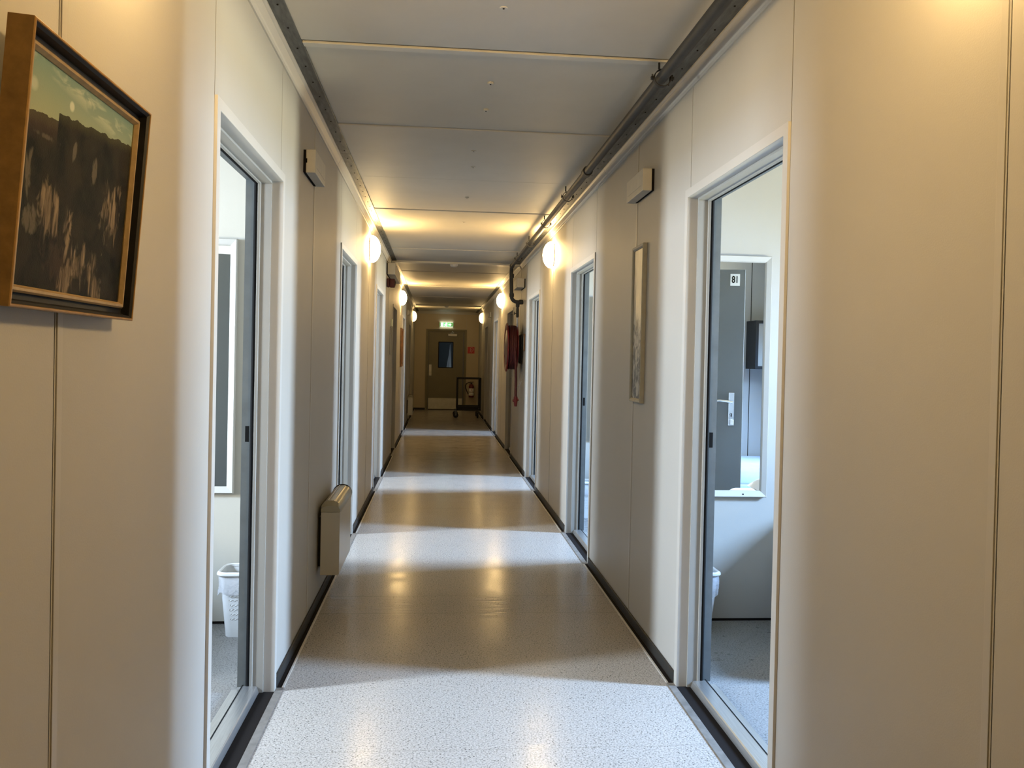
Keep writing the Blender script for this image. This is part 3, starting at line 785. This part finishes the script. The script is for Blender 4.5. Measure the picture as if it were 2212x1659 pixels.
for x in (xa, xb):
    for y in (ya, yb):
        mb = MB(); bars(mb, [((x, y, zb), (x, y, zt_))]); obj('post', mb, M['black'], t)
for x, dx in ((xa, -.03), (xb, -.055)):
    for y, dy in ((ya, -.01), (yb, .02)):
        xx, yy = x+dx, y+dy
        mb = MB(); mb.box(xx-.03, xx+.03, yy-.03, yy+.03, zb-.03, zb-.016); [mb.box(*((xx-.02, xx+.02, yy+q*.024-.002, yy+q*.024+.002) if x == xa else (xx+q*.024-.002, xx+q*.024+.002, yy-.02, yy+.02)), .05, zb-.03) for q in (-1, 1)]
        cas = obj('castor', mb, M['steel'], t)
        mb = MB(); mb.lathe([(.05, -.018), (.06, -.012), (.06, .012), (.05, .018)], (xx, yy, .06), 'y' if x == xa else 'x', 24); obj('wheel', mb, M['black'], cas, smooth=True)

# ------------------------------------------------------------------ fire hose reel
HX, HY, HZ = 1.47, 10.30, 1.50
t = thing('hose_reel', 'red fire hose reel on right wall with hose hanging down', 'hose reel', (W, HY, HZ))
mb = MB(); mb.lathe([(.05, -.012), (.10, -.010), (.12, .004), (.225, .012), (.255, -.004), (.292, -.010), (.305, 0), (.305, .006), (.29, .006), (.25, .014), (.05, .02)], (HX, HY, HZ), 'x', 56); obj('front_disc', mb, M['red'], t, smooth=True)
mb = MB(); mb.lathe([(.215, -.002), (.215, -.006), (.13, -.016), (.10, -.024), (.03, -.024)], (HX+.004, HY, HZ), 'x', 48); obj('disc_centre', mb, M['reelface'], t, smooth=True)
mb = MB(); mb.lathe([(.29, 0), (.302, .004), (.302, .010), (.06, .012)], (HX+.115, HY, HZ), 'x', 56); obj('back_disc', mb, M['red'], t, smooth=True)
mb = MB()
for row, rr in enumerate((.235, .262)):
    for i in range(5 if row == 0 else 4):
        x = HX+.022+.022*i+(.011 if row else 0)
        pts = [(x, HY+rr*math.cos(2*PI*j/48), HZ+rr*math.sin(2*PI*j/48)) for j in range(49)]
        mb.tube(pts, .0135, 8, cap=False)
obj('coiled_hose', mb, M['hose'], t, smooth=True)
mb = MB()
mb.tube([(HX+.085, HY-.262, HZ), (HX+.088, HY-.266, HZ-.10), (HX+.098, HY-.262, HZ-.25), (HX+.104, HY-.255, HZ-.40), (HX+.104, HY-.25, HZ-.55), (HX+.106, HY-.25, HZ-.62)], .0165, 10)
hh = obj('hanging_hose', mb, M['hose'], t, smooth=True)
mb = MB(); mb.tube([(HX+.106, HY-.25, HZ-.60), (HX+.106, HY-.25, HZ-.64), (HX+.106, HY-.25, HZ-.72)], [.022, .026, .016], 12); mb.tube([(HX+.07, HY-.25, HZ-.655), (HX+.14, HY-.25, HZ-.635)], .016, 10)
obj('nozzle', mb, M['red'], hh, smooth=True)
mb = MB(); mb.tube([(1.585, 10.15, 1.862), (1.588, 10.155, 1.70), (1.605, 10.20, 1.58), (1.615, 10.26, 1.52)], .0105, 12); obj('feed_pipe', mb, M['chrome'], t, smooth=True)
mb = MB(); mb.box(HX+.125, W-.002, HY-.06, HY+.06, HZ-.18, HZ+.14, bev=.006); mb.box(W-.022, W-.002, HY-.14, HY+.14, HZ-.20, HZ+.16, bev=.004); obj('wall_bracket', mb, M['black'], t)
mb = MB(); mb.tube([(HX+.108, HY-.262, HZ-.50), (HX+.13, HY-.262, HZ-.47), (HX+.155, HY-.262, HZ-.45), (HX+.165, HY-.262, HZ-.42), (W-.004, HY-.262, HZ-.39)], .0025, 6); obj('chain', mb, M['chrome'], t)

# ------------------------------------------------------------------ water pipe under the ceiling
PX, PZ, PR = 1.497, 2.482, .0225
t = thing('water_pipe', 'dark steel water pipe clamped under the ceiling, dropping to the hose reel', 'pipe', (PX, 4., PZ))
mb = MB()
pts = [(PX, YB+.01, PZ), (PX, 10.06, PZ)]
pts += [(PX, 10.06+.08*math.sin(a), PZ-.08+.08*math.cos(a)) for a in [PI/2*i/6 for i in range(1, 7)]]
pts += [(PX+.01, 10.142, 2.12)]
pts += [(PX+.012+.07-.07*math.cos(a), 10.145, 2.115-.06*math.sin(a)) for a in [PI/2*i/5 for i in range(1, 6)]]
pts += [(1.625, 10.148, 2.055)]
mb.tube(pts, PR, 16); obj('pipe_run', mb, M['pipe'], t, smooth=True)
for y in (4.93,):
    mb = MB(); mb.tube([(PX, y-.035, PZ), (PX, y-.034, PZ), (PX, y+.034, PZ), (PX, y+.035, PZ)], [PR, PR+.007, PR+.007, PR], 18); obj('coupling', mb, M['pipe'], t, smooth=True)
for pp in ([(PX, 10.02, PZ), (PX, 10.021, PZ), (PX, 10.06, PZ)], [(PX+.006, 10.14, 2.35), (PX+.007, 10.14, 2.349), (PX+.007, 10.14, 2.395)], [(PX+.011, 10.143, 2.16), (PX+.011, 10.143, 2.159), (PX+.011, 10.143, 2.115)]):
    mb = MB(); mb.tube(pp, [PR, PR+.006, PR+.006], 16); obj('pipe_socket', mb, M['pipe'], t, smooth=True)
mb = MB(); mb.tube([(1.60, 10.148, 2.055), (1.601, 10.148, 2.055), (1.644, 10.148, 2.055), (1.652, 10.148, 2.055)], [PR, PR+.007, PR+.007, PR], 16); obj('pipe_tee', mb, M['pipe'], t, smooth=True)
mb = MB()
mb.tube([(1.585, 10.148, 2.055), (1.585, 10.15, 2.0), (1.585, 10.15, 1.985), (1.585, 10.15, 1.97), (1.585, 10.15, 1.88), (1.585, 10.15, 1.865)], [.024, .022, .014, .018, .018, .012], 14)
mb.tube([(1.585, 10.15, 1.915), (1.545, 10.13, 1.915)], .006, 8); mb.lathe([(.02, 0), (.02, -.008)], (1.548, 10.132, 1.915), 'x', 14)
obj('valve', mb, M['pipe'], t, smooth=True)
for y in (2.02, 3.245, 5.68, 6.84, 8.02, 9.25):
    mb = MB(); R = PR+.009
    ring = [(PX-.001+R*math.cos(2*PI*j/36), y, PZ-.004+R*math.sin(2*PI*j/36)) for j in range(36)]
    L = []
    for wy, rr in ((-.010, R), (.010, R), (.010, R+.0035), (-.010, R+.0035), (-.010, R)):
        L.append([(PX+rr*math.cos(2*PI*j/36), y+wy, PZ-.004+rr*math.sin(2*PI*j/36)) for j in range(36)])
    mb.loops(L, True, False, False)
    mb.tube([(PX-.014, y, PZ+R), (PX-.014, y, HC)], .0045, 8)
    for sgn in (-1, 1):
        mb.box(PX+sgn*(R+.001), PX+sgn*(R+.014), y-.009, y+.009, PZ-.009, PZ-.006); mb.box(PX+sgn*(R+.001), PX+sgn*(R+.014), y-.009, y+.009, PZ-.002, PZ+.001)
        mb.tube([(PX+sgn*(R+.009), y, PZ-.014), (PX+sgn*(R+.009), y, PZ+.010)], .0032, 8)
    obj('pipe_clamp', mb, M['black'], t)

# ------------------------------------------------------------------ wall heaters
def heater(y0, y1, z0, label):
    t = thing('wall_heater', label, 'heater', (0, (y0+y1)/2, z0))
    xb_, xf, zt = .022, .122, z0+.365
    body = [(xb_, z0), (xf-.006, z0), (xf, z0+.006), (xf, zt-.025), (xb_, zt-.025)]
    mb = MB(); mb.prism(body, 'y', y0+.004, y1-.004); obj('casing', mb, M['heater'], t)
    hood = [(xb_-.004, zt-.025), (xf+.004, zt-.025), (xf+.004, zt-.006)]+[(.072+.054*math.cos(a), zt-.004+.040*math.sin(a)) for a in [PI*i/14 for i in range(1, 14)]]+[(xb_-.004, zt-.006)]
    mb = MB()
    L = [[(x, y, z) for x, z in hood] for y in (y0+.022, y1)]
    small = [(.072+(x-.072)*.93, y0, zt-.02+(z-zt+.02)*.55) for x, z in hood]
    L = [small]+L
    mb.loops(L); obj('hood', mb, M['grille'], t, smooth=True)
    mb = MB()
    for x, z in ((.055, zt+.033), (.085, zt+.033), (.112, zt+.018)): mb.box(x-.003, x+.003, y0+.03, y1-.01, z, z+.004)
    obj('hood_rib', mb, M['heater'], t)
    mb = MB(); L = []
    for y in (y1, y1+.006): L.append([(.070+.058*math.cos(a), y, zt-.010+.052*math.sin(a)) for a in [PI*i/16 for i in range(17)]]+[(.016, y, zt-.06), (.118, y, zt-.06)])
    mb.loops(L); obj('end_plate', mb, M['black'], t)
    for yy in (y0+.1, y1-.1):
        mb = MB(); mb.box(.0005, xb_, yy-.02, yy+.02, z0+.03, z0+.30); obj('wall_bracket', mb, M['black'], t)
heater(4.53, 5.10, .165, 'cream wall heater low on left wall beside second left doorway')
heater(17.0, 17.33, .17, 'small cream wall heater far down left wall near end door')

# ------------------------------------------------------------------ room mirrors
def mirror(side, k, d0, d1, yaw, label):
    yf = ROOMS[k][1]
    t = thing('wall_mirror', label, 'mirror', ((SX(side, d0)+SX(side, d1))/2, yf-.012, .655))
    t.rotation_euler = (0, 0, yaw)
    hw, h, fw = (d1-d0)/2, 1.262, .034
    mb = MB(); L = []
    prof = [(0, .011), (0, -.012), (.004, -.020), (.028, -.012), (fw, -.006), (fw, .011)]
    for cx_, cz in ((-1, 0), (1, 0), (1, 1), (-1, 1)):
        L.append([(cx_*(hw-i), y, (i if cz == 0 else h-i)) for i, y in prof])
    L.append(L[0][:]); mb.loops(L, True, False, False); obj('frame', mb, M['white'], t, local=True)
    mb = MB(); mb.box(-hw+fw-.003, hw-fw+.003, -.002, .002, fw-.003, h-fw+.003); obj('mirror_glass', mb, M['mirror'], t, local=True)
    mb = MB(); mb.lathe([(.004, 0), (.004, -.004)], (.08*(1 if side == 'R' else -1), -.014, .016), 'y', 10); obj('frame_screw', mb, M['rubber'], t, local=True)
mirror('L', 0, .366, .78, 0., 'white framed wall mirror inside the nearest left room')
mirror('R', 0, .29, .705, math.radians(-.3), 'white framed wall mirror reflecting door 18 inside nearest right room')
mirror('R', 1, .335, .75, 0., 'white framed wall mirror inside the second right room')

# ------------------------------------------------------------------ waste bins
def rrect(hx, hy, r, z, n=6):
    out = []
    for cx_, cy_, a0 in ((hx-r, hy-r, 0), (-hx+r, hy-r, 90), (-hx+r, -hy+r, 180), (hx-r, -hy+r, 270)):
        for j in range(n+1):
            a = math.radians(a0+90*j/n); out.append((cx_+r*math.cos(a), cy_+r*math.sin(a), z))
    return out
b0 = origin_thing('waste_bin', 'x', 'waste bin', 'white lined waste bins in the rooms')
mb = MB(); L = []
for i in range(13):
    f_ = i/12; L.append(rrect(.092+.026*f_, .066+.022*f_, .035, .306*f_))
for i in range(12, 0, -3):
    f_ = i/12; L.append(rrect(.089+.026*f_, .063+.022*f_, .033, .306*f_))
mb.loops(L, True, True, True); obj('bin_body', mb, M['plastic'], b0, smooth=True)
for ax in (0, 1):                                       # embossed scale pattern on the front and one side
    mb = MB()
    for row in range(8):
        z = .085+row*.0225; f_ = z/.306; hx, hy = .092+.026*f_, .066+.022*f_
        span = (hx-.032) if ax == 0 else (hy-.030); n_ = 8 if ax == 0 else 5
        for c in range(n_):
            u = -span+2*span*(c+.5+.25*(row % 2))/n_; w_ = span/n_*.82
            pts = []
            for q in range(7):
                a = PI*(1+q/6); pu, pz = u+w_*math.cos(a)+.004*(1+math.sin(a)), z+.008+.009*math.sin(a)
                fz = pz/.306
                pts.append((pu, -(.066+.022*fz)-.0004, pz) if ax == 0 else (.092+.026*fz+.0004, pu, pz))
            mb.tube(pts, .0013, 5)
    obj('embossed_pattern', mb, M['plastic'], b0, smooth=True)
mb = MB(); L = []
for dr, z in ((0, .298), (.009, .296), (.013, .302), (.012, .310), (.004, .316), (-.004, .312), (-.005, .302)):
    L.append(rrect(.118+dr, .088+dr, .037+dr*.5, z))
mb.loops(L, True, False, False); obj('rim', mb, M['plastic'], b0, smooth=True)
mb = MB(); L = []
for i in range(9):
    f_ = i/8; z = .312-.115*f_
    l = rrect(.122-.006*f_, .092-.006*f_, .04, z)
    L.append([(x*(1+.045*math.sin(7*f_+j*.9)*f_+.03*random.random()*f_+.07*f_), y*(1+.05*math.cos(5*f_+j*1.1)*f_+.07*f_), zz+(.018*math.sin(j*.8)+.02*random.random())*f_) for j, (x, y, zz) in enumerate(l)])
mb.loops(L, True, False, False); obj('liner', mb, M['liner'], b0, smooth=True)
for i, (x, y, rz, lab) in enumerate(((-.262, 4.10, 0, 'white lined waste bin inside the nearest left room'),
                                 (1.930, 4.09, 0, 'white lined waste bin below mirror in nearest right room'),
                                 (1.90, 7.11, 0, 'white lattice waste bin inside the second right room'))):
    o = b0 if i == 0 else copy_tree(b0)
    o.location = (x, y, 0); o.rotation_euler = (0, 0, rz); o['label'] = lab

# unseen white chest, added against a room partition to shade the lower wall
def chest(side, k, d0, label):
    yb = ROOMS[k][1]-.004; yf = yb-.50; d1 = d0+.80
    t = thing('shading_chest', label, 'chest of drawers', ((SX(side, d0)+SX(side, d1))/2, (yf+yb)/2, 0))
    mb = MB(); mb.box(SX(side, d0), SX(side, d1), yf+.02, yb, .03, .69, bev=.002); obj('carcass', mb, M['white'], t)
    mb = MB(); mb.box(SX(side, d0-.01), SX(side, d1+.01), yf, yb, .69, .712, bev=.003); obj('top', mb, M['white'], t)
    mb = MB(); mb.box(SX(side, d0+.03), SX(side, d1-.03), yf+.05, yb, 0, .03); obj('plinth', mb, M['skirt'], t)
    for z in (.05, .26, .47):
        mb = MB(); mb.box(SX(side, d0+.01), SX(side, d1-.01), yf+.002, yf+.02, z, z+.20, bev=.002); dr = obj('drawer', mb, M['white'], t)
        mb = MB(); mb.tube([(SX(side, d0+.34), yf+.002, z+.1), (SX(side, d0+.34), yf-.02, z+.1), (SX(side, d0+.46), yf-.02, z+.1), (SX(side, d0+.46), yf+.002, z+.1)], .005, 8); obj('handle', mb, M['chrome'], dr)
chest('R', 1, .93, 'added unseen white chest shading the wall in the second right room')

# ------------------------------------------------------------------ things the right-hand mirror shows, plus an added left-room bed
def soft_box(mb, x0, x1, y0, y1, z0, z1, r, mi=0): mb.box(x0, x1, y0, y1, z0, z1, bev=r, mi=mi, seg=4)
def bed(label, x0, x1, y0, y1, top):
    t = thing('bed', label, 'bed', ((x0+x1)/2, (y0+y1)/2, 0))
    mb = MB(); mb.box(x0+.02, x1-.02, y0+.015, y1-.015, .20, .30, bev=.006); obj('bed_frame', mb, M['wood'], t)
    for x in (x0+.06, x1-.06):
        for y in (y0+.06, y1-.06):
            mb = MB(); mb.box(x-.025, x+.025, y-.025, y+.025, 0, .20); obj('leg', mb, M['wood'], t)
    mb = MB(); soft_box(mb, x0+.01, x1-.01, y0+.01, y1-.01, .30, top-.02, .035); obj('mattress', mb, M['whitecloth'], t, smooth=True)
    return t
t = bed('bed under the black cabinet with pale blue cover, seen in the mirror', 2.78, 4.12, 1.31, 2.18, .53)
mb = MB(); soft_box(mb, 2.77, 4.10, 1.315, 2.19, .40, .545, .03); obj('bed_cover', mb, M['bluecloth'], t, smooth=True)
mb = MB(); soft_box(mb, 2.765, 4.10, 2.155, 2.20, .22, .42, .015); obj('valance', mb, M['bluecloth2'], t, smooth=True)
t = bed('white made bed by the mirror wall, its corner seen in the mirror', 2.50, 4.14, 3.30, 4.225, .54)
def cushion(x0, x1, y0, y1, z0, h, name, m, par, p=3.):
    mb = MB(); nx, ny = 18, 14; top, bot = [], []
    for i in range(ny+1):
        v = -1+2*i/ny; a, b = [], []
        for k in range(nx+1):
            u = -1+2*k/nx; e = max(0, 1-abs(u)**p)*max(0, 1-abs(v)**p)
            w_ = .012*math.sin(7*u+3*v)*e
            x, y = (x0+x1)/2+u*(x1-x0)/2, (y0+y1)/2+v*(y1-y0)/2
            a.append((x, y, z0+h*.28+(h*.72)*math.sqrt(e)+w_)); b.append((x, y, z0+h*.28-(h*.28)*math.sqrt(e)))
        top.append(a); bot.append(b)
    mb.loops(top, False, False, False); mb.loops(bot, False, False, False)
    bmesh.ops.remove_doubles(mb.bm, verts=mb.bm.verts, dist=1e-5)
    return obj(name, mb, m, par, smooth=True)
mb = MB(); soft_box(mb, 2.47, 4.12, 3.28, 4.22, .26, .565, .05); obj('duvet', mb, M['whitecloth'], t, smooth=True)
cushion(2.56, 3.02, 3.42, 4.19, .55, .16, 'pillow', M['whitecloth'], t)

t = bed('added unseen white bed shading the nearest left room', -2.48, -1.02, 3.30, 4.225, .54)  # bed added out of sight to shade this room's floor and wall
mb = MB(); soft_box(mb, -2.47, -1.0, 3.28, 4.22, .26, .565, .05); obj('duvet', mb, M['whitecloth'], t, smooth=True)
cushion(-1.56, -1.08, 3.42, 4.19, .55, .15, 'pillow', M['whitecloth'], t)

t = thing('wall_cabinet', 'black sided wall cabinet with white front, seen in the mirror', 'cabinet', (3.5, 1.30, 1.31))
mb = MB(); mb.box(3.31, 3.78, 1.30, 1.53, 1.312, 1.338); mb.box(3.31, 3.78, 1.30, 1.53, 1.704, 1.73); mb.box(3.31, 3.335, 1.30, 1.53, 1.338, 1.704); mb.box(3.755, 3.78, 1.30, 1.53, 1.338, 1.704)
obj('carcass', mb, M['black'], t)
mb = MB(); mb.box(3.335, 3.755, 1.30, 1.515, 1.338, 1.704); obj('front_panel', mb, M['white'], t)

# ------------------------------------------------------------------ light
def area(name, loc, direction, sx, sy, power, col, spread=180):
    l = bpy.data.lights.new(name, 'AREA'); l.shape = 'RECTANGLE'; l.size = sx; l.size_y = sy; l.energy = power; l.color = col; l.spread = math.radians(spread)
    o = bpy.data.objects.new(name, l); C.objects.link(o); o.location = loc
    o.rotation_euler = Vector(direction).to_track_quat('-Z', 'Y').to_euler()
    return o
for i, (side, yc, hw) in enumerate(wins):
    far = i % 4 == 3
    s = 1 if side == 'L' else -1
    p = (196 if side == 'L' else 204) * (.42 if far else 1)
    zm = ZW0+.52; X0 = SX(side, DEPTH+.02); wx = WINW[side]-.04
    # upper part of the window sees the sky, the lower part the ground and horizon
    area('window_sky_light', (X0, yc, (zm+ZW1-.02)/2), (s, 0, -.62 if side == 'L' else -.8), wx, ZW1-.02-zm, p, (.58, .76, 1.) if side == 'L' else (.36, .60, 1.), 160 if side == 'L' else 115)
    area('window_ground_light', (X0, yc, (zm+ZW0+.02)/2), (s, 0, .45), wx, zm-ZW0-.02, p*(.40 if side == 'L' else .36), (1., .97, .84) if side == 'L' else (1., .99, .76), 160 if side == 'L' else 110)
area('lobby_fill_light', (W+.25, YE+1.2, 1.7), (-1, -.1, -.2), .5, .9, 3, (.92, .96, 1.))  # lamp added in the windowless lobby to light the white shape there

w = bpy.data.worlds.new('overcast_sky'); bpy.context.scene.world = w; w.use_nodes = True
w.node_tree.nodes['Background'].inputs['Color'].default_value = (.80, .88, 1., 1); w.node_tree.nodes['Background'].inputs['Strength'].default_value = 1.

# ------------------------------------------------------------------ camera
f, yaw, pitch, roll = 1794., .0880, -.0123, .0215
cam = bpy.data.cameras.new('camera'); co = bpy.data.objects.new('camera', cam); C.objects.link(co)
fw = Vector((math.sin(yaw)*math.cos(pitch), math.cos(yaw)*math.cos(pitch), math.sin(pitch)))
rt = Vector((math.cos(yaw), -math.sin(yaw), 0)); up = rt.cross(fw)
c_, s_ = math.cos(roll), math.sin(roll)
X = rt*c_+up*s_; Y = -rt*s_+up*c_; Z = -fw
co.matrix_world = Matrix(((X.x, Y.x, Z.x, .6371), (X.y, Y.y, Z.y, 0.), (X.z, Y.z, Z.z, 1.35), (0, 0, 0, 1)))
cam.sensor_fit = 'HORIZONTAL'; cam.sensor_width = 36.; cam.lens = f/2212*36.
cam.shift_y = -31.0/2212; cam.clip_start = .02; cam.clip_end = 100
sc = bpy.context.scene; sc.camera = co
sc.view_settings.view_transform = 'Standard'; sc.view_settings.look = 'None'; sc.view_settings.gamma = 1.; sc.view_settings.use_curve_mapping = False
sc.view_settings.exposure = 0.0
sc.cycles.use_denoising = True
sc.cycles.max_bounces = 6; sc.cycles.diffuse_bounces = 4; sc.cycles.glossy_bounces = 3; sc.cycles.transparent_max_bounces = 5; sc.cycles.transmission_bounces = 4
sc.cycles.sample_clamp_indirect = 6.; sc.cycles.caustics_reflective = False; sc.cycles.caustics_refractive = False
